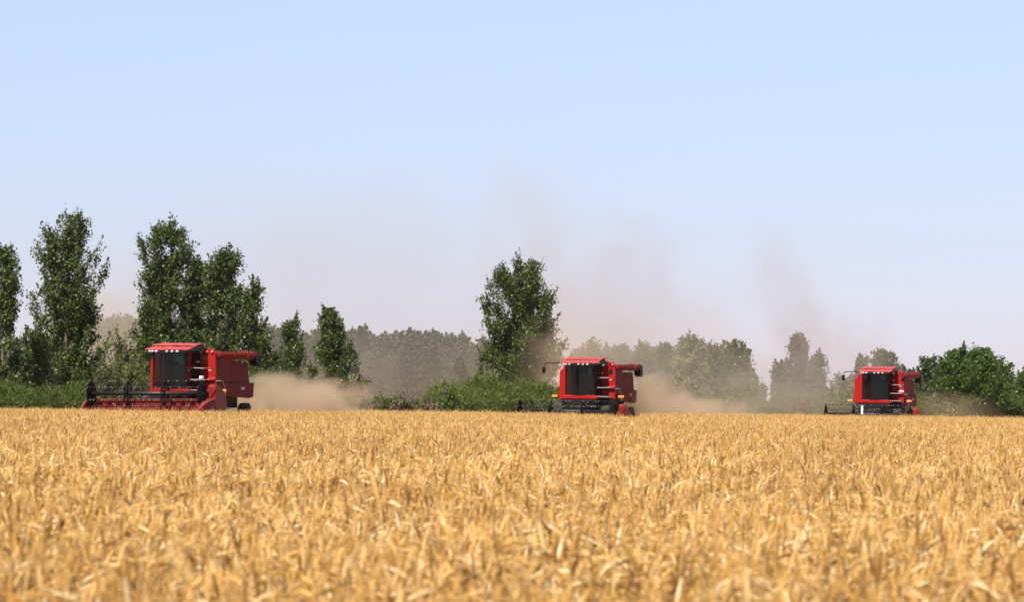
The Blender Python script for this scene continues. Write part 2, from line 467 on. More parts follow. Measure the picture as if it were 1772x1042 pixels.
def make_wheat():
    rng = np.random.default_rng(5)
    src = bpy.data.collections.new('wheat_tufts')
    NV = 9
    for k in range(NV):
        V, T = ear_strands(rng, 46, 0.30, tall=[0, 0, 0, 0.02, -0.02, 0, 0.03, -0.03, 0.0][k])
        o = bpy.data.objects.new('wheat_tuft', np_mesh('wheat_tuft', V, T, M['ear']))
        src.objects.link(o)
    pts = []
    ca, sa = math.cos(YAW), math.sin(YAW)
    edges = []
    for (px, D) in COMB:
        x0 = ground_x(px, D)
        edges.append((x0, D))
    def keep(x, y):
        # unharvested wheat reaches each machine's cutter bar; one stepped standing edge
        k = np.zeros(len(x), bool)
        for i, (x0, D) in enumerate(edges):
            lx = (x - x0) * ca - (y - D) * sa * -1 * -1
            lx = (x - x0) * ca - (y - D) * sa          # local x of the machine
            ly = (x - x0) * sa + (y - D) * ca          # local y (rear positive)
            lo = -1e9 if i == 0 else None
            if i == 0: k |= (lx < 3.0) & (ly < -3.35)
            if i == 1: k |= (lx < 3.0) & (lx > -40) & (ly < -3.35) & (x > edges[0][0] + 3.4)
            if i == 2: k |= (lx < 400) & (lx > -25) & (ly < -3.35) & (x > edges[1][0] + 3.4)
        k |= y < 150
        return k
    bands = [(5.0, 30, 12.5), (30, 70, 9.0), (70, 120, 6.5), (120, 232, 5.5)]
    for (a, b_, dens) in bands:
        hw = lambda y: 0.152 * y * 1.06 + 2.2
        area = (b_ - a) * 2 * hw(b_)
        n = int(area * dens)
        x = rng.uniform(-hw(b_), hw(b_), n); y = rng.uniform(a, b_, n)
        m = (np.abs(x) < hw(y))
        x, y = x[m], y[m]
        m = keep(x, y); x, y = x[m], y[m]
        pts.append(np.stack([x, y], 1))
    P = np.concatenate(pts)
    N = len(P)
    x, y = P[:, 0], P[:, 1]
    und = 0.5 * np.sin(x * 0.9 + np.sin(y * 0.21) * 2) + 0.5 * np.sin(y * 0.55 + x * 0.35) + 0.6 * np.sin(x * 2.3 - y * 1.7) * np.sin(y * 1.1)
    rot = rng.normal(0, 0.35, N) + rng.choice([0.0, 2.2, 4.3], N, p=[0.55, 0.25, 0.2])
    sc_ = 1.0 + 0.028 * und + rng.normal(0, 0.03, N) + (rng.random(N) < .05) * rng.uniform(.04, .15, N)
    Z = np.zeros(N)
    me = bpy.data.meshes.new('wheat')
    me.vertices.add(N); me.vertices.foreach_set('co', np.stack([x, y, Z], 1).astype(np.float32).ravel())
    tx = rng.normal(0, 0.05, N); ty = rng.normal(0, 0.05, N)
    a = me.attributes.new('rot', 'FLOAT_VECTOR', 'POINT'); a.data.foreach_set('vector', np.stack([tx, ty, rot], 1).astype(np.float32).ravel())
    a = me.attributes.new('size', 'FLOAT', 'POINT'); a.data.foreach_set('value', sc_.astype(np.float32))
    a = me.attributes.new('pick', 'INT', 'POINT'); a.data.foreach_set('value', rng.integers(0, NV, N).astype(np.int32))
    o = bpy.data.objects.new('wheat', me)
    COL.objects.link(o)
    me.materials.append(M['ear'])
    tag(o, 'ripe golden wheat with nodding bearded ears filling the field', 'wheat', kind='stuff')
    g = bpy.data.node_groups.new('wheat_scatter', 'GeometryNodeTree')
    g.interface.new_socket('Geometry', in_out='INPUT', socket_type='NodeSocketGeometry')
    g.interface.new_socket('Geometry', in_out='OUTPUT', socket_type='NodeSocketGeometry')
    gi = g.nodes.new('NodeGroupInput'); go = g.nodes.new('NodeGroupOutput')
    ip = g.nodes.new('GeometryNodeInstanceOnPoints'); ci = g.nodes.new('GeometryNodeCollectionInfo')
    ci.inputs['Collection'].default_value = src
    ci.inputs['Separate Children'].default_value = True
    ci.inputs['Reset Children'].default_value = True
    def na(name, typ):
        n = g.nodes.new('GeometryNodeInputNamedAttribute'); n.data_type = typ; n.inputs['Name'].default_value = name
        return [s for s in n.outputs if s.enabled and s.name == 'Attribute'][0]
    g.links.new(gi.outputs[0], ip.inputs['Points']); g.links.new(ci.outputs[0], ip.inputs['Instance'])
    ip.inputs['Pick Instance'].default_value = True
    g.links.new(na('pick', 'INT'), ip.inputs['Instance Index'])
    g.links.new(na('rot', 'FLOAT_VECTOR'), ip.inputs['Rotation'])
    g.links.new(na('size', 'FLOAT'), ip.inputs['Scale'])
    g.links.new(ip.outputs[0], go.inputs[0])
    md = o.modifiers.new('scatter', 'NODES'); md.node_group = g
    print('wheat tufts', N)
make_wheat()

# ---------------------------------------------------------------- leaves, trees
def leaf_quads(rng, C, size, elong=1.25, up=0.35, jit=0.35):
    """kite-shaped leaves centred on C (n,3)"""
    n = len(C)
    a = rng.normal(size=(n, 3)); a[:, 2] = a[:, 2] * 0.8 + up
    a /= np.linalg.norm(a, axis=1)[:, None]
    b = rng.normal(size=(n, 3)); b = np.cross(a, b); b /= np.linalg.norm(b, axis=1)[:, None]
    c = np.cross(a, b)
    s = size * rng.uniform(1 - jit, 1 + jit, n)[:, None]
    l = a * s * elong * 0.5; wv = b * s * 0.5
    V = np.stack([C - l, C + wv - l * 0.15 + c * s * 0.1, C + l, C - wv - l * 0.15 + c * s * 0.1], 1).reshape(-1, 3)
    i = np.arange(n) * 4
    Q = np.stack([i, i + 1, i + 2, i + 3], 1)
    return V, Q

def interp(prof, t):
    xs = [p[0] for p in prof]; ys = [p[1] for p in prof]
    return float(np.interp(t, xs, ys))

def tree_parts(seed, H, prof, trunk_r=0.13, nb=46, twigs=11, lpt=22, size=0.15, steep=(0.35, 0.75), leaders=1, spread=0.25,
               twig_len=0.55, clump=0.13, shift=None, elong=1.2, start=0.06, bark='bark', leaf='leaf_poplar', hole=0.0, shoots=2, shoot_len=1.0, voids=34):
    """prof: (height fraction, crown radius in m). Returns trunk MB mesh + crown mesh"""
    rng = np.random.default_rng(seed)
    tb = MB(); C = []
    lead = []
    for k in range(leaders):
        a = 2 * PI * k / leaders + rng.uniform(0, 1.2)
        top = H * (1.0 if k == 0 else rng.uniform(0.86, 0.97))
        off = (0 if leaders == 1 else spread) * rng.uniform(0.7, 1.2)
        P = []
        for i in range(7):
            s = i / 6
            sh = interp(shift, s) if shift else 0
            P.append(Vector((math.cos(a) * off * min(1, s * 2.2) + sh + rng.normal() * 0.05 * s, math.sin(a) * off * min(1, s * 2.2) + rng.normal() * 0.05 * s, top * s)))
        rr = trunk_r if leaders == 1 else trunk_r * 0.75
        tb.tube(P, [rr * (1 - 0.93 * i / 6) + 0.008 for i in range(7)], 7)
        lead.append((P, top))
    for P, top in lead:                  # leafy leader tips
        for _ in range(26):
            f = rng.uniform(3.6, 5.95); i = int(f); q = P[i].lerp(P[i + 1], f - i)
            C.append(np.array(q)[None] + rng.normal(0, 1, (max(6, lpt // 2), 3)) * np.array([.14, .14, .2]) * (1.6 - f / 6))
    asym = [rng.uniform(0, 2 * PI) for _ in range(3)]
    for k in range(nb):
        P, top = lead[k % leaders]
        u = start + (0.96 - start) * ((k + rng.random()) / nb)      # height of the tip
        az = rng.random() * 2 * PI
        wob = 1 + 0.15 * math.sin(2 * az + asym[0] + 4 * u) + 0.13 * math.sin(3 * az + asym[1] + 9 * u)
        rt = interp(prof, u) * wob * rng.choice([rng.uniform(.25, .8), rng.uniform(.75, 1.06), rng.uniform(.8, 1.0)])
        el = rng.uniform(*steep)         # angle from vertical
        z0 = max(0.12 * H * rng.random() + .15, u * H - rt / math.tan(el))
        f = min(z0 / top, .97) * 6; i = min(int(f), 5); p0 = P[i].lerp(P[i + 1], f - i)
        sh0 = interp(shift, u) if shift else 0
        lx, ly = (p0.x - sh0) * .8, p0.y * .8
        tip = Vector((sh0 + lx + math.cos(az) * rt, ly + math.sin(az) * rt, u * H))
        Q = []; nn = 5; L = (tip - p0).length
        for j in range(nn + 1):
            q = j / nn
            v = p0.lerp(tip, q); v.z -= math.sin(q * PI) * L * .10
            if 0 < j: v += Vector((rng.normal(), rng.normal(), rng.normal())) * .035 * L
            Q.append(v)
        r0 = max(0.012, trunk_r * 0.34 * (1 - u))
        tb.tube(Q, [r0 * (1 - 0.85 * j / nn) + 0.004 for j in range(nn + 1)], 4)
        # upright leafy shoots that break the outline
        for _ in range(shoots):
            s = rng.uniform(0.55, 1.0); f = s * nn; j = min(int(f), nn - 1); q = Q[j].lerp(Q[j + 1], f - j)
            td = Vector((math.cos(az) * .35 + rng.normal() * .25, math.sin(az) * .35 + rng.normal() * .25, 1.0)).normalized()
            e = q + td * rng.uniform(0.45, 1.15) * shoot_len
            tb.tube([q, e], [0.009, 0.003], 3, False)
            m = int(lpt * 1.1)
            ss = rng.uniform(0.1, 1.05, m)[:, None]
            C.append(np.array(q)[None] * (1 - ss) + np.array(e)[None] * ss + rng.normal(0, 1, (m, 3)) * (0.10 * (1.25 - ss)) * shoot_len ** .5)
        nt_ = max(3, int(twigs * (0.45 + L / 2.0)))
        for t in range(nt_):
            s = (0.15 + 0.85 * (t + rng.random()) / nt_) if L > 0.8 else rng.random()
            if rng.random() < hole: continue
            f = s * nn; j = min(int(f), nn - 1); q = Q[j].lerp(Q[j + 1], f - j)
            td = Vector((rng.normal(), rng.normal(), rng.normal() * 0.6 + 0.75)).normalized()
            tl = twig_len * rng.uniform(0.4, 1.2)
            e = q + td * tl
            if rng.random() < 0.4: tb.tube([q, e], [0.008, 0.003], 3, False)
            m = int(lpt * rng.uniform(0.6, 1.4))
            ss = rng.uniform(0.1, 1.1, m)[:, None]
            c = np.array(q)[None] * (1 - ss) + np.array(e)[None] * ss + rng.normal(0, clump, (m, 3))
            C.append(c)
    C = np.concatenate(C)
    # bring the topmost shoots to the tree's height, thin the crown softly outside its outline
    fz = H / max(float(np.percentile(C[:, 2], 99.95)), 0.1)
    C[:, 2] *= fz
    tb.v = [(x, y, z * fz) for x, y, z in tb.v]
    cxs = np.interp(C[:, 2] / H, [p[0] for p in shift], [p[1] for p in shift]) if shift else 0.0
    lim = np.interp(C[:, 2] / H, [p[0] for p in prof], [p[1] for p in prof])
    rad = np.hypot(C[:, 0] - cxs, C[:, 1])
    keepc = (C[:, 2] > 0.05) & (rng.random(len(C)) > (rad - lim * 1.1 - .15) / (lim * .35 + .35))
    # hollows between the boughs
    for _ in range(voids):
        hz_ = rng.uniform(.12, .97); rl = interp(prof, hz_); a = rng.uniform(0, 2 * PI); q = rng.uniform(.45, 1.1) * rl
        c0 = np.array([math.cos(a) * q + (interp(shift, hz_) if shift else 0), math.sin(a) * q, hz_ * H])
        d_ = (C - c0) * np.array([1, .8, rng.uniform(.5, .9)])
        keepc &= ((d_ ** 2).sum(1) > (rng.uniform(.22, .42) * max(.5, min(rl, 1.6))) ** 2) | (rng.random(len(C)) < .12)
    C = C[keepc]
    V, Qd = leaf_quads(rng, C, size, elong)
    crown = np_mesh('crown', V, Qd, M[leaf])
    me = bpy.data.meshes.new('trunk'); me.from_pydata(tb.v, [], tb.f); me.materials.append(M[bark]); me.update()
    return me, crown

def place_tree(name, parts, loc, label, cat='tree', group=None, rz=0, scale=1.0, sxy=None):
    e = empty(name, loc, rz)
    e.scale = (scale if sxy is None else sxy, scale if sxy is None else sxy, scale)
    tag(e, label, cat, group)
    for n, me in (('trunk', parts[0]), ('crown', parts[1])):
        o = bpy.data.objects.new(n, me); link(o, e)
    return e

def near_tree(px, py, D, prof, label, name='poplar_tree', seed=1, cat='tree', group=None, **kw):
    H = top_z(px, py, D)
    kw = dict(kw); k = kw.get('size', .15)
    kw['size'] = k * .74; kw['lpt'] = int(kw.get('lpt', 22) * 1.55)
    p = tree_parts(seed, H, prof, **kw)
    return place_tree(name, p, (ground_x(px, D), D, 0), label, cat, group)

PX = lambda D: 6000.0 / D            # pixels per metre at depth D
ng = 'tall dark poplars along the left field edge'
near_tree(8, 412, 186, [(0, .5), (.12, 1.3), (.45, 1.0), (.6, .55), (.8, .75), (.93, .45), (1, .1)],
          'dark poplar cut off by the left edge of the photo', seed=11, group=ng, nb=44, leaders=2, spread=.2, start=.04, lpt=26)
near_tree(118, 362, 195, [(0, 1.2), (.1, 2.1), (.3, 2.15), (.42, 1.55), (.5, 1.5), (.6, 1.9), (.68, 1.6), (.84, 1.75), (.94, 1.2), (1, .2)],
          'tallest poplar with a broad rounded top, left of the first red harvester', seed=131, group=ng, nb=118, voids=34, leaders=3, spread=.5, steep=(.3, .85), lpt=21, hole=.12, shoots=3)
near_tree(57, 560, 190, [(0, .6), (.2, 1.1), (.6, .9), (.9, .4), (1, .1)],
          'lower dark poplar filling the gap at the foot of the tallest poplar', seed=13, group=ng, nb=30, lpt=24)
near_tree(283, 377, 195, [(0, 1.0), (.1, 2.0), (.3, 2.2), (.42, 1.6), (.5, 1.4), (.7, 1.35), (.85, 1.15), (.95, .7), (1, .15)],
          'tall poplar with a narrow uneven top rising behind the first harvester cab', seed=14, group=ng, nb=105, voids=22, leaders=2, spread=.45, lpt=20, steep=(.3, .9), hole=.05)
near_tree(338, 434, 198, [(0, 1.0), (.2, 1.7), (.5, 1.55), (.8, 1.0), (1, .2)],
          'middle poplar joined between the two taller crowns behind the first harvester', seed=15, group=ng, nb=70, voids=20, lpt=21)
near_tree(386, 424, 194, [(0, 1.2), (.15, 2.0), (.4, 1.7), (.65, 1.4), (.85, .95), (.95, .5), (1, .1)],
          'pointed poplar standing above the rear of the first harvester', seed=16, group=ng, nb=92, voids=22, leaders=2, spread=.3, lpt=21, steep=(.3, .85), hole=.05)
near_tree(437, 478, 192, [(0, .6), (.15, 1.2), (.4, 1.0), (.65, .8), (.85, .5), (1, .1)],
          'slim poplar ending the tall group right of the first harvester', seed=17, group=ng, nb=44, lpt=24)
near_tree(250, 515, 190, [(0, .6), (.4, .9), (.8, .6), (1, .15)],
          'short poplar with its tip poking out left of the first harvester roof', seed=18, group=ng, nb=20, lpt=22)
near_tree(506, 540, 226, [(0, .4), (.2, .7), (.5, .75), (.8, .55), (1, .1)],
          'small slender poplar standing alone in front of the far tree row', seed=19, nb=40, size=.15, lpt=26)
near_tree(566, 529, 222, [(0, .3), (.12, .6), (.3, 1.6), (.45, 1.75), (.6, 1.25), (.8, .75), (1, .1)],
          'dark full poplar with a pointed top right of the slender one', seed=20, nb=72, size=.16, lpt=30,
          shift=[(0, .9), (.35, .55), (1, 0)])
near_tree(474, 590, 205, [(0, .5), (.3, .8), (.7, .6), (1, .1)],
          'small leafy poplar sprout beside the unloading pipe of the first harvester', seed=21, nb=24, lpt=22)
near_tree(900, 443, 214, [(0, 1.9), (.1, 2.6), (.3, 2.85), (.45, 2.9), (.6, 2.4), (.8, 1.9), (.92, 1.3), (1, .3)],
          'big solitary poplar with a forked broad crown left of the middle harvester', seed=22, nb=150, voids=34, leaders=4, spread=.7,
          steep=(.3, .9), lpt=20, hole=.1, shoots=3, leaf='leaf_poplar')

# yellowish saplings and shrubs of the field edge
for (px, py, D, lab, sd_, wd) in ((203, 566, 182, 'yellow-green sapling left of the first harvester mirror', 31, 1.1), (232, 605, 178, 'thin yellowish sapling just left of the first harvester cab', 32, .8),
                          (178, 610, 180, 'dusty pale sapling above the left end of the reel', 33, 1.0)):
    near_tree(px, py, D, [(0, .8), (.3, wd), (.7, wd * .7), (1, .1)], lab, name='sapling', seed=sd_, nb=26, trunk_r=.05, lpt=16, size=.12, leaf='leaf_yellow', steep=(.3, .9), group='saplings beside the first harvester')

# right side trees, each with its own place
def far_tree(px, py, D, wpx, label, seed, leaf='leaf_far', group=None, name='tree', shape='oval', **kw):
    W = wpx / PX(D) / 2
    profs = {'oval': [(0, W * .5), (.15, W), (.55, W), (.8, W * .7), (.95, W * .3), (1, .1)],
             'column': [(0, W * .6), (.15, W * .9), (.6, W), (.85, W * .8), (.96, W * .45), (1, .1)],
             'round': [(0, W * .6), (.2, W), (.6, W * 1.02), (.82, W * .78), (.94, W * .45), (1, .1)]}
    a = dict(nb=52, lpt=20, size=.21, twigs=10, clump=.18, steep=(.3, .95))
    a.update(kw)
    return near_tree(px, py, D, profs[shape], label, name=name, seed=seed, leaf=leaf, group=group, **a)
rg = 'dusty trees between the middle and right harvesters'
far_tree(1023, 584, 300, 50, 'faded pointed tree just left of the middle harvester roof in dust', 41, group=rg)
far_tree(1072, 590, 300, 55, 'faded tree directly behind the middle harvester roof', 42, group=rg)
far_tree(1110, 588, 296, 50, 'faded tree above the unloading pipe of the middle harvester', 43, group=rg)
far_tree(1150, 592, 290, 55, 'grey-green tree right of the middle harvester in dust', 44, group=rg, leaf='leaf_far')
far_tree(1193, 577, 262, 62, 'yellowish two-topped tree right of the middle harvester', 45, leaf='leaf_pale', group=rg, leaders=2, spread=.6, nb=70)
far_tree(1232, 592, 268, 60, 'dull green tree right of the yellowish two-topped tree', 46, group=rg, nb=60)
far_tree(1268, 586, 285, 72, 'darkest dense round-topped tree at the right end of the dusty row', 47, leaf='leaf_poplar', group=rg, shape='round', nb=100, size=.2, lpt=26)
far_tree(1298, 640, 262, 40, 'small dark tree hanging on the right end of the dusty row', 48, group=rg, leaf='leaf_poplar')
far_tree(1292, 655, 240, 40, 'low bright green bushy tree at the foot of the dusty row', 49, leaf='leaf_shrub', name='bushy_tree')
pg = 'columnar poplars left of the right harvester'
far_tree(1350, 622, 292, 24, 'smallest columnar poplar, leftmost of the pair of columns', 51, group=pg, shape='column', name='poplar_tree')
far_tree(1381, 576, 290, 30, 'tall columnar poplar left of the right harvester', 52, group=pg, shape='column', name='poplar_tree', nb=60, leaders=2, spread=.3, lpt=20)
far_tree(1414, 606, 288, 28, 'medium columnar poplar right of the tallest column', 53, group=pg, shape='column', name='poplar_tree', nb=60)
far_tree(1458, 645, 300, 60, 'low pale tree in dust left of the right harvester', 54, leaf='leaf_pale')
far_tree(1491, 611, 320, 16, 'thin pointed poplar above the right harvester roof', 55, shape='column', name='poplar_tree')
far_tree(1527, 604, 318, 66, 'dark dome-shaped tree peeping over the right harvester roof', 56, shape='round', leaf='leaf_poplar', nb=80, size=.24)
far_tree(1606, 612, 262, 62, 'sparse silvery tree between the right harvester and the big green bush', 57, leaf='leaf_far', hole=.35, nb=44)
near_tree(1683, 598, 236, [(0, 2.0), (.1, 2.3), (.3, 2.55), (.55, 2.4), (.75, 1.9), (.9, 1.15), (1, .3)],
          'big bright green bushy tree with ragged outline at the right', name='bushy_tree', seed=58, nb=230, voids=26, leaders=5, spread=1.1, steep=(.4, 1.25), size=.15, lpt=26, elong=1.7,
          leaf='leaf_bright', twigs=13, start=.02, twig_len=.6)
far_tree(1776, 636, 250, 40, 'dark tree cut off by the right edge of the photo', 59, leaf='leaf_bright', nb=60)
far_tree(1742, 676, 255, 36, 'small sparse tree between the big green bush and the right edge', 60, leaf='leaf_far', hole=.2)

# far rows: copies of five trees
far_src = [tree_parts(70 + k, 9.0, [(0, .9), (.15, 1.5), (.5, 1.4 - .15 * (k % 2)), (.8, .9), (.94, .45), (1, .1)], nb=44, twigs=8, lpt=15, size=.30,
                      clump=.22, steep=(.3, .9), leaf='leaf_far', leaders=1 + k % 2, spread=.4) for k in range(5)]
rng0 = random.Random(3)
def far_row(pts, D, label, group, dpx=15, jit=4, dj=12):
    x = pts[0][0]
    while x < pts[-1][0]:
        py = np.interp(x, [p[0] for p in pts], [p[1] for p in pts]) + rng0.uniform(-8, 9)
        d = D + rng0.uniform(-dj, dj)
        H = top_z(x, py, d)
        place_tree('tree', far_src[rng0.randrange(5)], (ground_x(x, d), d, 0), label, 'tree', group, rng0.uniform(0, 6.28), H / 9.0, H / 9.0 * rng0.uniform(.95, 1.3))
        x += dpx + rng0.uniform(-jit, jit)
far_row([(455, 560), (480, 566), (530, 575), (600, 566), (625, 560), (645, 575), (665, 583), (700, 574), (745, 571), (790, 574), (815, 582), (850, 592)], 335,
        'hazy grey-green tree in the far row left of the solitary poplar', 'far tree row left of the solitary poplar')
far_row([(455, 600), (840, 610)], 310, 'hazy tree in the lower front rank of the far row left of the solitary poplar', 'front rank of the far tree row', dpx=24)
far_row([(150, 560), (180, 545), (215, 545), (250, 560)], 380, 'dust-veiled tree far behind, between the two tall poplar groups', 'dust-veiled trees between the poplar groups')
far_row([(1000, 605), (1060, 602), (1180, 598), (1300, 606)], 335, 'dust-faded tree in the back rank behind the middle harvester', 'back rank behind the middle harvester', dpx=17)
far_row([(1305, 664), (1340, 670), (1440, 664), (1480, 650), (1600, 632), (1640, 630)], 350, 'low faded tree on the far edge around the right harvester', 'low far trees around the right harvester', dpx=17)
far_row([(-40, 560), (40, 590), (120, 600)], 350, 'faint far tree seen between the leftmost dark poplars', 'far trees behind the leftmost poplars', dpx=24)
far_row([(1640, 655), (1810, 655)], 330, 'low far tree behind the big green bush', 'far trees behind the green bush', dpx=20)

# undergrowth along the field edge
def blades(rng, n, x0, x1, y0, y1, hfun, lean=0.4, wd=0.022):
    """long narrow reed-like blades, each a bent strip of two quads"""
    x = rng.uniform(x0, x1, n); y = rng.uniform(y0, y1, n)
    h = hfun(x, y) * rng.uniform(0.45, 1.05, n) * np.where(rng.random(n) < .05, 1.18, 1)
    az = rng.uniform(0, 2 * PI, n); l = rng.uniform(0.1, 1.0, n) * lean * h
    o = np.stack([np.cos(az), np.sin(az), np.zeros(n)], 1); a2 = rng.uniform(0, PI, n)
    s = np.stack([np.cos(a2), np.sin(a2), np.zeros(n)], 1) * (wd * rng.uniform(.6, 1.4, n))[:, None] * .5
    P0 = np.stack([x, y, h * 0.35], 1); P1 = P0 + o * (l * .35)[:, None]; P1[:, 2] = h * .75
    P2 = P0 + o * l[:, None]; P2[:, 2] = h
    V = np.stack([P0 - s * .6, P0 + s * .6, P1 + s, P1 - s, P2 + s * .15, P2 - s * .15], 1).reshape(-1, 3)
    i = np.arange(n) * 6
    Q = np.concatenate([np.stack([i, i + 1, i + 2, i + 3], 1), np.stack([i + 3, i + 2, i + 4, i + 5], 1)])
    return V, Q

def undergrowth(name, px0, px1, D, depth, tops, leaf, label, n_leaf, n_bl, size=.11, seed=1, cat='undergrowth'):
    n_leaf = int(n_leaf * .9); n_bl = int(n_bl * 3.2); size *= .7
    rng = np.random.default_rng(seed)
    x0, x1 = ground_x(px0, D), ground_x(px1, D)
    tp = [(ground_x(p, D), top_z(p, t, D)) for p, t in tops]
    ph = rng.uniform(0, 6.28, 6)
    def hf(x, y):
        b = np.interp(x, [t[0] for t in tp], [t[1] for t in tp])
        r = .97 + 0.17 * np.sin(x * 1.7 + ph[0] + y) + 0.13 * np.sin(x * 4.1 + y * 2.3 + ph[1]) + 0.10 * np.sin(x * 8.1 - y * 3.2 + ph[2])
        return b * r * .84 * (0.72 + 0.28 * np.clip((y - (D - depth / 2)) / depth * 1.6, 0, 1))
    # clumps of fine leaves
    nc = n_leaf // 14
    cx = rng.uniform(x0, x1, nc); cyy = rng.uniform(D - depth / 2, D + depth / 2, nc); u = rng.random(nc) ** 0.6
    cz = hf(cx, cyy) * u * 0.97
    C = np.repeat(np.stack([cx, cyy, cz], 1), 14, 0) + rng.normal(0, 1, (nc * 14, 3)) * np.array([.13, .13, .16])
    C = C[C[:, 2] > 0.1]
    V1, Q1 = leaf_quads(rng, C, size, 2.4, up=1.1)
    V2, Q2 = blades(rng, n_bl, x0, x1, D - depth / 2, D + depth / 2, hf)
    me = np_mesh(name, np.concatenate([V1, V2]), np.concatenate([Q1, Q2 + len(V1)]), M[leaf])
    o = bpy.data.objects.new(name, me); COL.objects.link(o)
    tag(o, label, cat, kind='stuff')
undergrowth('undergrowth', -40, 165, 180, 5, [(-40, 668), (20, 664), (60, 672), (100, 662), (135, 664), (165, 672)], 'leaf_shrub',
            'green reedy undergrowth below the tall poplars at the left', 46000, 14000, seed=81)
undergrowth('undergrowth', 160, 450, 186, 4, [(160, 668), (240, 650), (300, 650), (450, 640)], 'leaf_shrub',
            'yellowish undergrowth behind the first harvester', 42000, 7000, seed=82)
undergrowth('undergrowth', 735, 975, 196, 6, [(735, 690), (750, 668), (775, 652), (800, 664), (830, 652), (870, 655), (900, 662), (975, 668)], 'leaf_reed',
            'bright green feathery undergrowth below the solitary poplar', 60000, 22000, seed=83)
undergrowth('undergrowth', 440, 740, 200, 4, [(440, 660), (560, 672), (620, 694), (640, 697), (670, 695), (740, 700)], 'leaf_shrub',
            'mixed green undergrowth in front of the far tree row', 40000, 8000, seed=84)
undergrowth('undergrowth', 1100, 1480, 232, 5, [(1100, 655), (1200, 668), (1260, 686), (1340, 690), (1420, 688), (1480, 680)], 'leaf_yellow',
            'dusty yellowish undergrowth between the middle and right harvesters', 52000, 9000, seed=85)
undergrowth('undergrowth', 1480, 1800, 240, 4, [(1480, 672), (1600, 680), (1640, 690), (1720, 690), (1800, 676)], 'leaf_shrub',
            'dull undergrowth around the foot of the big green bush', 30000, 7000, seed=86)

def shrub(px, py, D, wpx, leaf, label, seed, cat='bush', name='shrub', size=.1, nb=46, lpt=18):
    H = top_z(px, py, D); W = wpx / PX(D) / 2
    p = tree_parts(seed, H, [(0, W * .7), (.3, W), (.6, W * .9), (.85, W * .55), (1, .1)], trunk_r=.04, nb=nb, twigs=8, lpt=lpt, size=size, twig_len=.25, clump=.07,
                   steep=(.3, 1.2), leaf=leaf, start=.03, leaders=3, spread=W * .4)
    return place_tree(name, p, (ground_x(px, D), D, 0), label, cat)
shrub(698, 680, 188, 34, 'leaf_dead', 'dead brown shrub with bare twigs at the field edge, larger of the two', 91)
shrub(741, 689, 188, 30, 'leaf_dead', 'smaller dead brown shrub beside the bright green undergrowth', 92)
shrub(670, 672, 193, 40, 'leaf_shrub', 'pale green shrub left of the larger dead brown shrub', 93)
shrub(635, 684, 190, 30, 'leaf_far', 'dark low shrub where the dust of the first harvester ends', 94)
shrub(776, 655, 190, 46, 'leaf_reed', 'deep green rounded shrub rising left of the solitary poplar', 95)
shrub(1440, 668, 236, 40, 'leaf_dead', 'brownish dry shrub in dust left of the right harvester', 96)
shrub(1385, 684, 230, 36, 'leaf_dead', 'low brown dry shrub at the foot of the columnar poplars', 97)

# weeds in the wheat
def weeds():
    for i, (px, py, wz, lab) in enumerate(((668, 782, .10, 'small green weed sticking out of the wheat near the middle'),)):
        rng = np.random.default_rng(200 + i)
        d = ray(px, py); D = (0.86 - EYE) / d.z * d.y
        x = at(px, py, D).x
        n = 110
        C = rng.normal(0, 1, (n, 3)) * np.array([wz * .5, wz * .5, .06]) + np.array([0, 0, .78])
        V1, Q1 = leaf_quads(rng, C, .022, 2.6, up=1.0)
        V2, Q2 = blades(rng, 40, -wz * .5, wz * .5, -wz * .5, wz * .5, lambda a, b: np.full(len(a), .95), wd=.008)
        o = bpy.data.objects.new('weed', np_mesh('weed', np.concatenate([V1, V2]), np.concatenate([Q1, Q2 + len(V1)]), M['weed']))
        COL.objects.link(o); o.location = (x, D, 0); tag(o, lab, 'weed')
weeds()

# ---------------------------------------------------------------- combine harvester
def wheel(parent, x, y, r, wd, side):
    b = MB(); h = wd / 2
    b.lathe_x([(-h * .8, r * .55), (-h, r * .62), (-h, r * .86), (-h * .86, r * .955), (h * .86, r * .955), (h, r * .86), (h, r * .62), (h * .8, r * .55)], x, y, r, 32)
    n = 20
    for k in range(n):                   # chevron lugs
        for s in (-1, 1):
            a = 2 * PI * (k + (0.5 if s > 0 else 0)) / n; a2 = a + 0.16
            p = []
            for (xx, aa, rr) in ((s * 0.02, a2, .95), (s * 0.02, a2 + .07, .95), (s * h * .95, a + .07, .93), (s * h * .95, a, .93), (s * 0.02, a2, 1.0), (s * 0.02, a2 + .07, 1.0), (s * h * .95, a + .07, .99), (s * h * .95, a, .99)):
                p.append((x + xx, y + r * rr * math.cos(aa), r + r * rr * math.sin(aa)))
            b.add(p, [(0, 1, 2, 3), (4, 7, 6, 5), (0, 4, 5, 1), (1, 5, 6, 2), (2, 6, 7, 3), (3, 7, 4, 0)])
    wq = MB().lathe_x([(-h * .5, r * .56), (side * h * .0, r * .5), (h * .5, r * .56)], x, y, r, 24)
    wq.lathe_x([(-h * .85, r * .14), (h * .85, r * .14)], x, y, r, 12)
    t = b.build('wheel', M['tyre'], parent)
    wq.build('rim', M['rim'], t)

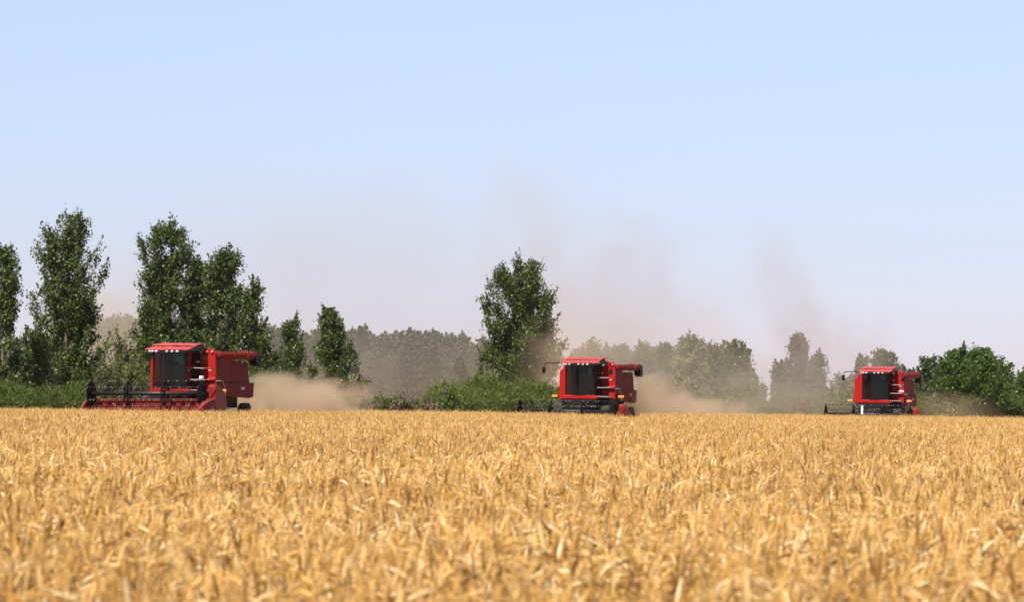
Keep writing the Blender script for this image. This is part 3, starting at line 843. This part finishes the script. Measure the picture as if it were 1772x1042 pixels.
def build_harvester(idx, lift):
    rng = random.Random(100 + idx)
    px, D = COMB[idx]
    root = empty('combine_harvester', (ground_x(px, D), D, 0), -YAW)
    labs = ['red combine harvester at the left with its header raised and full red trough showing',
            'red combine harvester in the middle of the photo, beside the solitary poplar',
            'red combine harvester farthest right, with a white cloth hung on its header']
    tag(root, labs[idx], 'combine harvester', 'combine harvesters cutting the wheat in a staggered line')
    P = lambda b, n, m, par=root, bv=.012, sm=False: b.build(n, M[m], par, bv, sm)
    # -- body behind the cab
    b = MB()
    b.prism_y([(-1.58, 1.66), (1.58, 1.66), (1.58, 2.36), (1.56, 3.55), (1.45, 3.72), (1.02, 3.74), (0.98, 3.5), (-1.36, 3.5), (-1.38, 3.30), (-1.56, 3.18)], 1.70, 1.95)
    b.box(-1.50, 1.50, 1.95, 6.1, 1.75, 3.12)
    b.box(-1.30, 1.25, 1.95, 5.2, 3.12, 3.42)
    body = P(b, 'body', 'red', bv=.02)
    P(MB().prism_x([(1.70, 2.24), (1.52, 2.26), (1.50, 2.30), (1.70, 2.42)], 1.06, 1.60), 'front_ledge', 'red')
    for s in (-1, 1):
        b = MB()
        xo = s * 1.585
        for (y0, y1, y0b, y1b) in ((2.0, 4.02, 2.0, 4.0), (4.05, 6.25, 4.03, 6.62)):
            b.prism_x([(y0b, 2.16), (y1b, 2.16), (y1, 3.10), (y1 - .1, 3.19), (y0 + .05, 3.20), (y0, 3.10)], min(xo, xo - s * .08), max(xo, xo - s * .08))
        P(b, 'side_panel', 'red_shaded', bv=.025)
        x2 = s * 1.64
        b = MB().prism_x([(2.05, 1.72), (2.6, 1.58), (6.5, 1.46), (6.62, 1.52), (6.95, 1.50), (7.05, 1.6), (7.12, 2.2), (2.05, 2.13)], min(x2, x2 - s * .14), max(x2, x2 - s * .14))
        sh = P(b, 'lower_shield', 'red_shaded', bv=.02)
        if s > 0:
            P(MB().box(x2 + .002, x2 + .012, 5.2, 5.75, 1.86, 1.99), 'plate', 'rail', sh, 0)
            P(MB().box(x2 + .002, x2 + .010, 2.5, 4.9, 1.94, 1.97), 'trim_strip', 'black', sh, 0)
    P(MB().prism_x([(6.1, 1.55), (7.3, 1.5), (7.75, 1.9), (7.4, 2.9), (6.1, 3.05)], -1.2, 1.2), 'straw_hood', 'red_shaded', bv=.04)
    # -- chassis
    b = MB().box(-.95, .95, -.15, 1.7, 1.22, 1.62)
    b.box(-1.0, 1.0, 1.7, 6.6, 1.0, 1.72)
    b.box(-1.2, 1.2, 1.0, 1.4, .62, .98); b.box(-1.15, 1.15, 6.65, 6.85, .52, .70)
    b.box(-.3, .3, 6.0, 6.85, .6, 1.2)
    b.box(1.0, 1.5, 2.0, 2.7, .95, 1.66)
    P(b, 'chassis', 'black', bv=.02)
    for s in (-1, 1):
        wheel(root, s * 1.33, 1.2, .82, .56, s)
        wheel(root, s * 1.30, 6.75, .62, .42, s)
    # -- cab
    b = MB()
    b.prism_y([(-1.0, 1.66), (1.0, 1.66), (1.0, 1.80), (.80, 1.86), (-.80, 1.86), (-1.0, 1.80)], -.06, .10)
    b.box(-.86, .86, .10, 1.69, 1.62, 1.86)          # floor
    cab = P(b, 'cab_base', 'red', bv=.02)
    b = MB()
    for (x, y) in ((-.79, .02), (.79, .02), (-.83, 1.62), (.83, 1.62), (.82, .95)):
        b.box(x - .035, x + .035, y - .035, y + .035, 1.86, 3.55)
    b.box(-.86, .86, -.02, 1.68, 3.50, 3.62)
    b.prism_x([(-.45, 3.50), (-.42, 3.60), (.0, 3.62), (.0, 3.50)], -.92, .92)
    b.box(-.83, .83, 1.60, 1.685, 1.86, 3.5)
    P(b, 'cab_frame', 'black', bv=.01)
    g = [[(x, -.02 - .07 * math.cos(x / .75 * PI / 2), z) for x in np.linspace(-.755, .755, 9)] for z in (1.87, 3.49)]
    gb = MB(); vs_ = [p for row in g for p in row]
    gb.add(vs_, [(i, i + 1, i + 10, i + 9) for i in range(8)])
    P(gb, 'windshield', 'glass', bv=0, sm=True)
    for s in (-1, 1):
        gb = MB().add([(s * .825, .05, 1.88), (s * .825, 1.6, 1.88), (s * .825, 1.6, 3.5), (s * .825, .05, 3.5)], [(0, 1, 2, 3)])
        P(gb, 'side_window', 'glass', bv=0)
    # interior
    st = MB().box(-.28, .28, .75, 1.25, 2.15, 2.3)
    st.prism_x([(1.12, 2.3), (1.25, 2.3), (1.36, 2.98), (1.26, 3.0)], -.27, .27); st.box(-.12, .12, .9, 1.1, 1.86, 2.15)
    P(st, 'seat', 'seat', bv=.04)
    w_ = MB().tube([(0, .25, 1.86), (0, .48, 2.5)], .035, 8)
    w_.tube([(.19 * math.cos(a), .45 + .07 * math.sin(a), 2.52 + .17 * math.sin(a)) for a in np.linspace(0, 2 * PI, 17)], .016, 6, False)
    P(w_, 'steering_wheel', 'black', bv=0)
    if idx == 0:
        P(MB().box(-.62, -.50, .30, .42, 1.9, 3.45), 'curtain', 'seat', bv=.02)
        P(MB().prism_y([(.16, 3.42), (.62, 3.42), (.66, 2.95), (.42, 2.97), (.41, 3.10), (.18, 3.12)], .055, .06), 'sun_paper', 'paper', bv=0)
    elif idx == 1:
        P(MB().prism_y([(.44, 3.36), (.64, 3.34), (.63, 3.0), (.52, 2.93), (.45, 3.1)], .055, .06), 'sun_paper', 'paper', bv=0)
    else:
        P(MB().prism_y([(.34, 3.36), (.60, 3.34), (.58, 3.14), (.35, 3.15)], .055, .06), 'sun_paper', 'paper', bv=0)
        P(MB().prism_y([(-.70, 3.16), (-.58, 3.16), (-.58, 3.08), (-.70, 3.08)], .055, .06), 'sun_paper', 'white', bv=0)
    P(MB().prism_y([(-.71, 3.38), (-.57, 3.38), (-.58, 3.18), (-.70, 3.17)], .055, .06), 'sun_paper', 'paper', bv=0)
    # roof: two overlapping hand-made metal sheets
    def wav(x, y, a=.014): return a * math.sin(x * 7 + idx) * math.cos(y * 4 + x * 3) + rng.uniform(-.006, .006)
    g1 = [[(x + .10 * v, -.46 + .95 * v + .012 * math.sin(x * 9), 3.64 + .17 * v + wav(x, v)) for x in np.linspace(-1.05, 1.0, 26)] for v in np.linspace(0, 1, 5)]
    P(MB().sheet(g1, .03), 'roof_visor', 'red_roof', bv=0, sm=False)
    g2 = [[(x + .06 * v, .30 + 1.45 * v + .01 * math.sin(x * 8), 3.85 + .12 * math.sin(v * PI / 2) + wav(x, v, .012)) for x in np.linspace(-1.0, 1.12, 26)] for v in np.linspace(0, 1, 5)]
    P(MB().sheet(g2, .035), 'roof', 'red_roof', bv=0)
    P(MB().prism_x([(.35, 3.63), (1.7, 3.63), (1.7, 3.91), (.35, 3.79)], 1.0, 1.03), 'roof_gable', 'inner', bv=0)
    # lamps under the visor
    for x in (-.80, -.66, -.48, .03, .28, .53):
        lb = MB(); n = 14; ry, rz_ = .070 + rng.uniform(-.008, .008), .050
        vs_ = []
        for (yy, k) in ((-.44, .75), (-.53, 1.0), (-.545, .8), (-.55, .0)):
            for j in range(n):
                a = 2 * PI * j / n; vs_.append((x + ry * k * math.cos(a), yy, 3.545 + rz_ * k * math.sin(a)))
        fs = [(i * n + j, i * n + (j + 1) % n, (i + 1) * n + (j + 1) % n, (i + 1) * n + j) for i in range(3) for j in range(n)]
        lb.add(vs_, fs); P(lb, 'work_light', 'lamp', bv=0, sm=True)
    for x in (1.14, 1.40):
        P(MB().lathe_x([(0, .01), (.03, .055), (.06, .055), (.09, .02)], x, 1.62, 3.58, 12), 'work_light', 'lamp', bv=0)
    # mirrors and lamps on arms
    ar = MB().tube([(-.9, -.25, 3.60), (-1.6, -.3, 3.62), (-1.86, -.3, 3.60), (-1.95, -.3, 3.5), (-1.96, -.3, 3.36)], .028, 6)
    a_ = P(ar, 'mirror_arm', 'black', bv=0)
    P(MB().box(-2.06, -1.87, -.33, -.28, 3.04, 3.38), 'mirror', 'black', a_, .03)
    ar = MB().tube([(.95, -.25, 3.58), (1.5, -.3, 3.60), (1.78, -.3, 3.56), (1.80, -.3, 3.3)], .026, 6)
    ar.tube([(1.05, .5, 3.1), (1.5, -.1, 3.5)], .012, 5)
    a_ = P(ar, 'mirror_arm', 'black', bv=0)
    P(MB().box(1.70, 1.90, -.33, -.27, 3.0, 3.30), 'mirror', 'black', a_, .05)
    for s in ((-1, 1) if idx else (1,)):
        a_ = P(MB().tube([(s * 1.55, 2.0, 1.76), (s * 1.85, 1.98, 1.80), (s * 2.12, 1.98, 1.80)], .022, 6), 'marker_arm', 'black', bv=0)
        P(MB().box(min(s * 1.72, s * 2.05), max(s * 1.72, s * 2.05), 1.93, 1.96, 1.75, 1.86), 'marker_lamp', 'amber', a_, .02)
    P(MB().lathe_x([(-.06, .03), (-.03, .055), (.03, .055), (.06, .03)], 1.03, .9, 3.1, 12).tube([(1.03, .9, 3.1), (.84, .9, 3.1)], .012, 5), 'turn_lamp', 'amber', bv=0)
    P(MB().box(1.26, 1.40, 1.68, 1.698, 2.70, 2.75), 'plate', 'rail', bv=0)
    # platform and rails
    b = MB().box(.87, 1.52, .25, 1.69, 1.68, 1.73); P(b, 'platform', 'black')
    for (z, x1) in ((2.82, 1.55), (2.28, 1.60), (1.80, 1.55)):
        r_ = MB().tube([(.92, .22, z), (x1, .22, z + rng.uniform(-.02, .02)), (x1 + .02, .9, z)], .017, 6)
        P(r_, 'handrail', 'rail', bv=0)
    P(MB().tube([(1.5, .24, 1.7), (1.5, .24, 2.8)], .018, 6), 'rail_post', 'black', bv=0)
    b = MB()
    for s in (0, .42): b.tube([(1.62, .4 + s, 1.7), (1.74, .35 + s, .55)], .02, 6)
    for k in range(5): b.box(1.60 + k * .026, 1.70 + k * .026, .4, .82, 1.45 - k * .22, 1.48 - k * .22)
    P(b, 'ladder', 'black', bv=0)
    P(MB().tube([(1.62, 1.75, 2.22), (1.68, 2.05, 2.26), (1.72, 2.4, 2.22), (1.72, 2.75, 1.9), (1.70, 2.85, 1.6)], .018, 6), 'grab_rail', 'rail', bv=0)
    # unloading pipe
    b = MB().tube([(1.50, 2.02, 3.36), (1.56, 2.3, 3.42), (1.66, 4.2, 3.44), (1.74, 6.2, 3.46), (1.77, 6.95, 3.47)], [.15, .17, .175, .19, .20], 16)
    up_ = P(b, 'unloading_pipe', 'red_shaded', bv=0, sm=True)
    P(MB().tube([(1.70 + .235 * math.cos(a), 5.35, 3.45 + .235 * math.sin(a)) for a in np.linspace(-.3, PI + .3, 11)], .022, 6), 'pipe_bracket', 'red', up_, 0)
    P(MB().tube([(1.64, 5.3, 3.10), (1.66, 5.3, 3.30)], .05, 6), 'pipe_support', 'rail', up_, 0)
    b = MB().prism_x([(6.35, 3.42), (7.12, 3.60), (7.18, 3.02), (6.95, 2.96), (6.55, 3.02)], 1.60, 1.96)
    P(b, 'spout', 'black', up_, .03)
    b = MB().tube([(-.2, 2.6, 3.42), (-.2, 2.62, 3.8)], .03, 6)
    P(b, 'exhaust_pipe', 'black', bv=0)
    # feeder house
    ax_z = lift
    P(MB().prism_x([(.9, 1.55), (-.1, 1.60), (-2.1, ax_z - .25), (-2.1, ax_z - .85), (.7, .85)], -.62, .62), 'feeder_house', 'black', bv=.02)
    # -- header
    hw = 2.72; AY = -2.95
    tilt = R(.75) if idx == 0 else 0
    b = MB()
    top, bot = ax_z - .34, ax_z - 1.0
    b.prism_x([(-2.12, top), (-2.20, top), (-2.24, bot + .25), (-2.55, bot + .06), (-3.25, bot), (-3.25, bot - .05), (-2.1, bot - .05)], -hw, hw)
    b.box(-hw, hw, -2.22, -2.06, top - .02, top + .10)
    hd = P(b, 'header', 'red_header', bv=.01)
    hd.rotation_euler = (0, -tilt, 0)
    # feed auger with flighting
    b = MB().tube([(-hw + .02, -2.62, bot + .32), (hw - .02, -2.62, bot + .32)], .15, 14)
    for s in (-1, 1):
        n = 90; vs_ = []
        for i in range(n):
            t = i / (n - 1); x = s * (hw - .05 - t * (hw - .65)); a = t * 2 * PI * 4.5 * s
            for rr in (.15, .27): vs_.append((x, -2.62 + rr * math.cos(a), bot + .32 + rr * math.sin(a)))
        b.add(vs_, [(2 * i, 2 * i + 1, 2 * i + 3, 2 * i + 2) for i in range(n - 1)])
    P(b, 'feed_auger', 'red_header', hd, 0)
    b = MB().box(-hw, hw, -3.36, -3.25, bot - .04, bot - .01)
    for i in range(70):
        x = -hw + .04 + i * (2 * hw - .08) / 69
        b.add([(x - .022, -3.36, bot - .04), (x + .022, -3.36, bot - .04), (x, -3.48, bot - .035), (x, -3.36, bot - .005)], [(0, 2, 1), (0, 1, 3), (1, 2, 3), (2, 0, 3)])
    P(b, 'cutter_bar', 'steel', hd, 0)
    b = MB()  # thin pale strips added in place of sun glints along the cutter bar
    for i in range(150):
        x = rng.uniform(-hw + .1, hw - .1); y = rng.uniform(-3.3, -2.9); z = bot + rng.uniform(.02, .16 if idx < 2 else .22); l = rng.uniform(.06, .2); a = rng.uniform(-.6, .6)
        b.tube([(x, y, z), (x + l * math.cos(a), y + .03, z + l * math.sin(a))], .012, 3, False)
    P(b, 'glint_strips', 'glint_tan' if idx < 2 else 'glint_pale', hd, 0)
    # dividers
    for s in (-1, 1):
        xa, xb = s * (hw + .02), s * (hw + (.30 if s > 0 else .16))
        b = MB()
        b.prism_x([(-4.0, bot + .18), (-3.3, top - .05), (-2.2, top + .12), (-2.1, bot - .04), (-3.4, bot - .05), (-3.9, bot + .0)], min(xa, xb), max(xa, xb))
        n = len(b.v)
        b.v = [((xa + (x - xa) * (.15 if y < -3.8 else 1)), y, z) for (x, y, z) in b.v]
        P(b, 'divider', 'red_header', hd, .02)
        if s > 0:
            b = MB().prism_x([(-2.15, ax_z + .42), (-2.30, ax_z + .30), (-2.25, bot), (-1.2, bot - .05), (-.75, bot + .35), (-.85, ax_z - .05), (-1.55, ax_z + .30)], xa - .02, xb + .03)
            P(b, 'drive_cover', 'red_header', hd, .03)
            P(MB().tube([(xb - .05, -2.32, ax_z + .43), (xb + .04, -2.34, ax_z + .2), (xa + .0, -2.36, ax_z - .25)], .028, 6), 'cover_edge', 'red', hd, 0)
        # reel arm
        P(MB().tube([(s * (hw - .02), -2.1, top + .1), (s * (hw - .02), AY, ax_z)], .045, 6), 'reel_arm', 'black', hd, 0)
    # reel
    RR = .56; phase = rng.uniform(0, 1)
    P(MB().tube([(-2.66, AY, ax_z), (2.66, AY, ax_z)], .085, 12), 'reel_tube', 'reel', hd, 0, True)
    sp = (-2.62, -.88, .88, 2.62)
    bats = []
    for k in range(6):
        a = PI / 2 + k * PI / 3 + (0 if idx == 0 else phase * .3)
        bats.append((AY + RR * math.cos(a), ax_z + RR * math.sin(a)))
    for i, x in enumerate(sp):
        b = MB()
        if i in (0, 3):
            pr = [(.02, .54), (.02, .54)]
            n = 6; vs_ = []
            for xx in (x - .015, x + .015):
                for (y, z) in bats: vs_.append((xx, AY + (y - AY) * 1.12, ax_z + (z - ax_z) * 1.12))
            b.add(vs_, [(0, 1, 2, 3, 4, 5), (11, 10, 9, 8, 7, 6)] + [(j, 6 + j, 6 + (j + 1) % 6, (j + 1) % 6) for j in range(6)])
            if i == 3:
                b.tube([(x + .05, AY + .42 * math.cos(a), ax_z + .42 * math.sin(a)) for a in np.linspace(-1.2, 1.6, 10)], .025, 5)
        else:
            for j, (y, z) in enumerate(bats):
                y2, z2 = bats[(j + 1) % 6]
                b.tube([(x, AY, ax_z), (x, y, z)], .024, 5); b.tube([(x, y, z), (x, y2, z2)], .028, 5)
                b.tube([(x, y, z), (x, (y + y2) / 2 * .5 + AY * .5, (z + z2) / 2 * .5 + ax_z * .5), (x, y2, z2)], .018, 5)
            b.lathe_x([(-.03, .14), (.03, .14)], x, AY, ax_z, 14)
        P(b, 'reel_spider', 'black', hd, 0)
    for j, (y, z) in enumerate(bats):
        b = MB().tube([(-2.66, y, z), (2.66, y, z)], .019, 5)
        n = 38
        for i in range(n):
            x = -2.6 + 5.2 * i / (n - 1) + rng.uniform(-.01, .01)
            b.tube([(x, y, z), (x, y + .03, z - .13), (x, y + .09, z - .24)], [.012, .009, .006], 3, False)
        P(b, 'reel_bar', 'reel', hd, 0)
        tc = MB()
        for i in range(n):
            if rng.random() < .68: continue
            x = -2.6 + 5.2 * i / (n - 1)
            tc.box(x - .018, x + .018, y - .035, y - .018, z - .03, z + .022)
        P(tc, 'tine_clamp', 'steel', hd, 0)
    # single extras seen on one machine
    if idx == 0:
        P(MB().lathe_x([(-.02, .03), (0, .05), (.02, .03)], -1.75, -2.42, ax_z - .48, 12), 'marker_lamp', 'amber', hd, 0)
    root_e = root
    if idx == 0:
        b = MB().prism_x([(.32, 1.73), (.46, 1.73), (.46, 1.84), (.43, 1.875), (.35, 1.875), (.32, 1.84)], 1.30, 1.50)
        b.v = [(x, y, z + .58 - .0) for x, y, z in b.v]
        jug = b.build('jug', M['white'], None, .03)
        jug.matrix_world = root.matrix_basis.copy() if False else Matrix.Translation(root.location) @ Matrix.Rotation(-YAW, 4, 'Z')
        tag(jug, 'white plastic jug on the rail of the first harvester', 'jug')
        MB().box(1.18, 1.54, .26, .60, 2.285, 2.308).build('jug_shelf', M['black'], root)
    if idx == 2:
        gx = [[(-.33 + .13 * u, -3.56 - .015 * math.sin(v * 9 + u * 4), 1.50 - .55 * v) for u in np.linspace(0, 1, 5)] for v in np.linspace(0, 1, 9)]
        b = MB(); vs_ = [p for row in gx for p in row] + [(p[0], p[1] + .02, p[2]) for row in gx for p in row]
        fs = []
        for i in range(8):
            for j in range(4):
                a = i * 5 + j; fs.append((a, a + 5, a + 6, a + 1)); fs.append((a + 45, a + 46, a + 51, a + 50))
        for i in range(8):
            fs.append((i * 5, i * 5 + 45, i * 5 + 50, i * 5 + 5)); fs.append((i * 5 + 4, i * 5 + 9, i * 5 + 54, i * 5 + 49))
        b.add(vs_, fs)
        cl = b.build('cloth', M['white'], None)
        cl.matrix_world = Matrix.Translation(root.location) @ Matrix.Rotation(-YAW, 4, 'Z')
        tag(cl, 'white cloth strip hanging from the reel of the right harvester', 'cloth')
        b = MB().prism_y([(1.20, 2.30), (1.56, 2.28), (1.58, 2.46), (1.40, 2.50), (1.22, 2.45)], 1.655, 1.69)  # white slab painted in for the sun glare on the ledge
        cl = b.build('cloth', M['white'], None)
        cl.matrix_world = Matrix.Translation(root.location) @ Matrix.Rotation(-YAW, 4, 'Z')
        tag(cl, 'white patch painted as sun glare on the front ledge of the right harvester', 'cloth')
    return root
build_harvester(0, 1.62)
build_harvester(1, .98)
build_harvester(2, .96)

# ---------------------------------------------------------------- dust and haze
def volume_mat(name, dens, color, scale=0.25, lo=0.05, hi=0.75, aniso=0.25, billow=1.0, detail=4, stretch=(1, 1, 1)):
    m = bpy.data.materials.new(name); m.use_nodes = True
    t = m.node_tree; t.nodes.clear()
    out = t.nodes.new('ShaderNodeOutputMaterial')
    pv = t.nodes.new('ShaderNodeVolumePrincipled')
    pv.inputs['Color'].default_value = (*color, 1)
    pv.inputs['Anisotropy'].default_value = aniso
    tc = t.nodes.new('ShaderNodeTexCoord')
    # object space runs -1..1 inside the puff
    ln = t.nodes.new('ShaderNodeVectorMath'); ln.operation = 'LENGTH'; t.links.new(tc.outputs['Object'], ln.inputs[0])
    fall = math_(t, 'SUBTRACT', 1.0, ln.outputs['Value'], True)
    mr = t.nodes.new('ShaderNodeMapRange'); mr.interpolation_type = 'SMOOTHSTEP'
    t.links.new(fall, mr.inputs[0]); mr.inputs[1].default_value = 0.0; mr.inputs[2].default_value = 0.30
    g = t.nodes.new('ShaderNodeNewGeometry')
    n = t.nodes.new('ShaderNodeTexNoise'); n.inputs['Scale'].default_value = scale; n.inputs['Detail'].default_value = detail; n.inputs['Distortion'].default_value = 0.6; n.inputs['Roughness'].default_value = 0.62
    vm = t.nodes.new('ShaderNodeVectorMath'); vm.operation = 'MULTIPLY'; vm.inputs[1].default_value = stretch
    t.links.new(g.outputs['Position'], vm.inputs[0]); t.links.new(vm.outputs[0], n.inputs['Vector'])
    v = math_(t, 'ADD', fall, math_(t, 'MULTIPLY', math_(t, 'SUBTRACT', n.outputs['Fac'], 0.5), billow))
    m2 = t.nodes.new('ShaderNodeMapRange'); m2.interpolation_type = 'SMOOTHSTEP'; t.links.new(v, m2.inputs[0])
    m2.inputs[1].default_value = lo; m2.inputs[2].default_value = hi
    d = math_(t, 'MULTIPLY', mr.outputs[0], m2.outputs[0])
    d = math_(t, 'MULTIPLY', d, dens)
    t.links.new(d, pv.inputs['Density'])
    t.links.new(pv.outputs[0], out.inputs['Volume'])
    return m

def puff(px, py, D, w_px, h_px, depth, dens, color, label, tilt=0, **kw):
    c = at(px, py, D)
    k = PX(D)
    me = bpy.data.meshes.new('dust_cloud')
    import bmesh
    bm = bmesh.new(); bmesh.ops.create_icosphere(bm, subdivisions=3, radius=1.0); bm.to_mesh(me); bm.free()
    me.materials.append(volume_mat('dust', dens, color, **kw))
    o = bpy.data.objects.new('dust_cloud', me); COL.objects.link(o)
    o.location = c; o.scale = (w_px / k / 2, depth / 2, h_px / k / 2); o.rotation_euler = (0, tilt, 0)
    tag(o, label, 'dust cloud', 'dust raised by the harvesters', 'stuff')
    return o
TAN = (0.95, 0.73, 0.50)
GREY = (0.80, 0.68, 0.60)
OLV = (0.86, 0.74, 0.58)
puff(492, 708, 169, 240, 160, 10, .60, TAN, 'thick tan dust rolling over the wheat right behind the first harvester', scale=.5, billow=2.2)
puff(568, 708, 172, 200, 150, 10, .50, TAN, 'tan dust fading out to the right of the first harvester', scale=.55, billow=2.8, lo=.15)
puff(1130, 708, 198, 190, 150, 9, .55, TAN, 'thick tan dust right behind the middle harvester', scale=.5, billow=2.2)
puff(1215, 716, 205, 250, 90, 10, .36, TAN, 'low tan dust trailing far right of the middle harvester', scale=.45, billow=2.6, lo=.12)
puff(980, 650, 204, 240, 280, 9, .09, TAN, 'thin brown dust drifting around the solitary poplar', scale=.3, billow=2.0)
puff(1640, 712, 232, 260, 90, 8, .07, TAN, 'thin tan dust behind the right harvester', scale=.4, billow=1.8)
puff(1380, 690, 226, 520, 190, 7, .13, OLV, 'pale dust hanging left of the right harvester', scale=.2, billow=1.5)
puff(1110, 640, 240, 620, 330, 14, .055, OLV, 'wide dust veil over the trees behind the middle harvester', scale=.16, billow=1.6)
puff(925, 420, 255, 260, 520, 12, .038, GREY, 'faint grey dust plume rising above the solitary poplar', scale=.24, billow=2.8, lo=.15, stretch=(1, 1, .6))
puff(1060, 520, 250, 460, 420, 14, .048, GREY, 'brownish dust plume rising behind the middle harvester', scale=.2, billow=2.6, lo=.15)
puff(1372, 520, 255, 200, 420, 9, .065, GREY, 'narrow leaning dust plume left of the right harvester', tilt=R(-27), scale=.34, billow=3.0, lo=.2, stretch=(1, 1, .5))
puff(1430, 620, 255, 360, 260, 9, .075, GREY, 'dust drifting at the foot of the leaning plume', scale=.3, billow=2.4)
puff(720, 660, 285, 700, 260, 20, .018, OLV, 'thin dust veil in front of the far tree row', scale=.14, billow=1.5)
puff(640, 560, 300, 1800, 640, 16, .030, GREY, 'very wide faint dust veil high above the far tree row', scale=.09, billow=1.6, lo=0.0)
puff(200, 580, 290, 340, 340, 12, .09, OLV, 'brown dust between the two tall poplar groups', scale=.25, billow=1.8)

hz = MB().box(-260, 260, -25, 620, -1.0, 17.5)
m = bpy.data.materials.new('haze'); m.use_nodes = True
t = m.node_tree; t.nodes.clear()
o_ = t.nodes.new('ShaderNodeOutputMaterial'); pv = t.nodes.new('ShaderNodeVolumePrincipled')
pv.inputs['Color'].default_value = (0.86, 0.88, 0.97, 1); pv.inputs['Density'].default_value = 0.00004; pv.inputs['Anisotropy'].default_value = 0.2
t.links.new(pv.outputs[0], o_.inputs['Volume'])
h = hz.build('haze', m)
tag(h, kind='stuff')
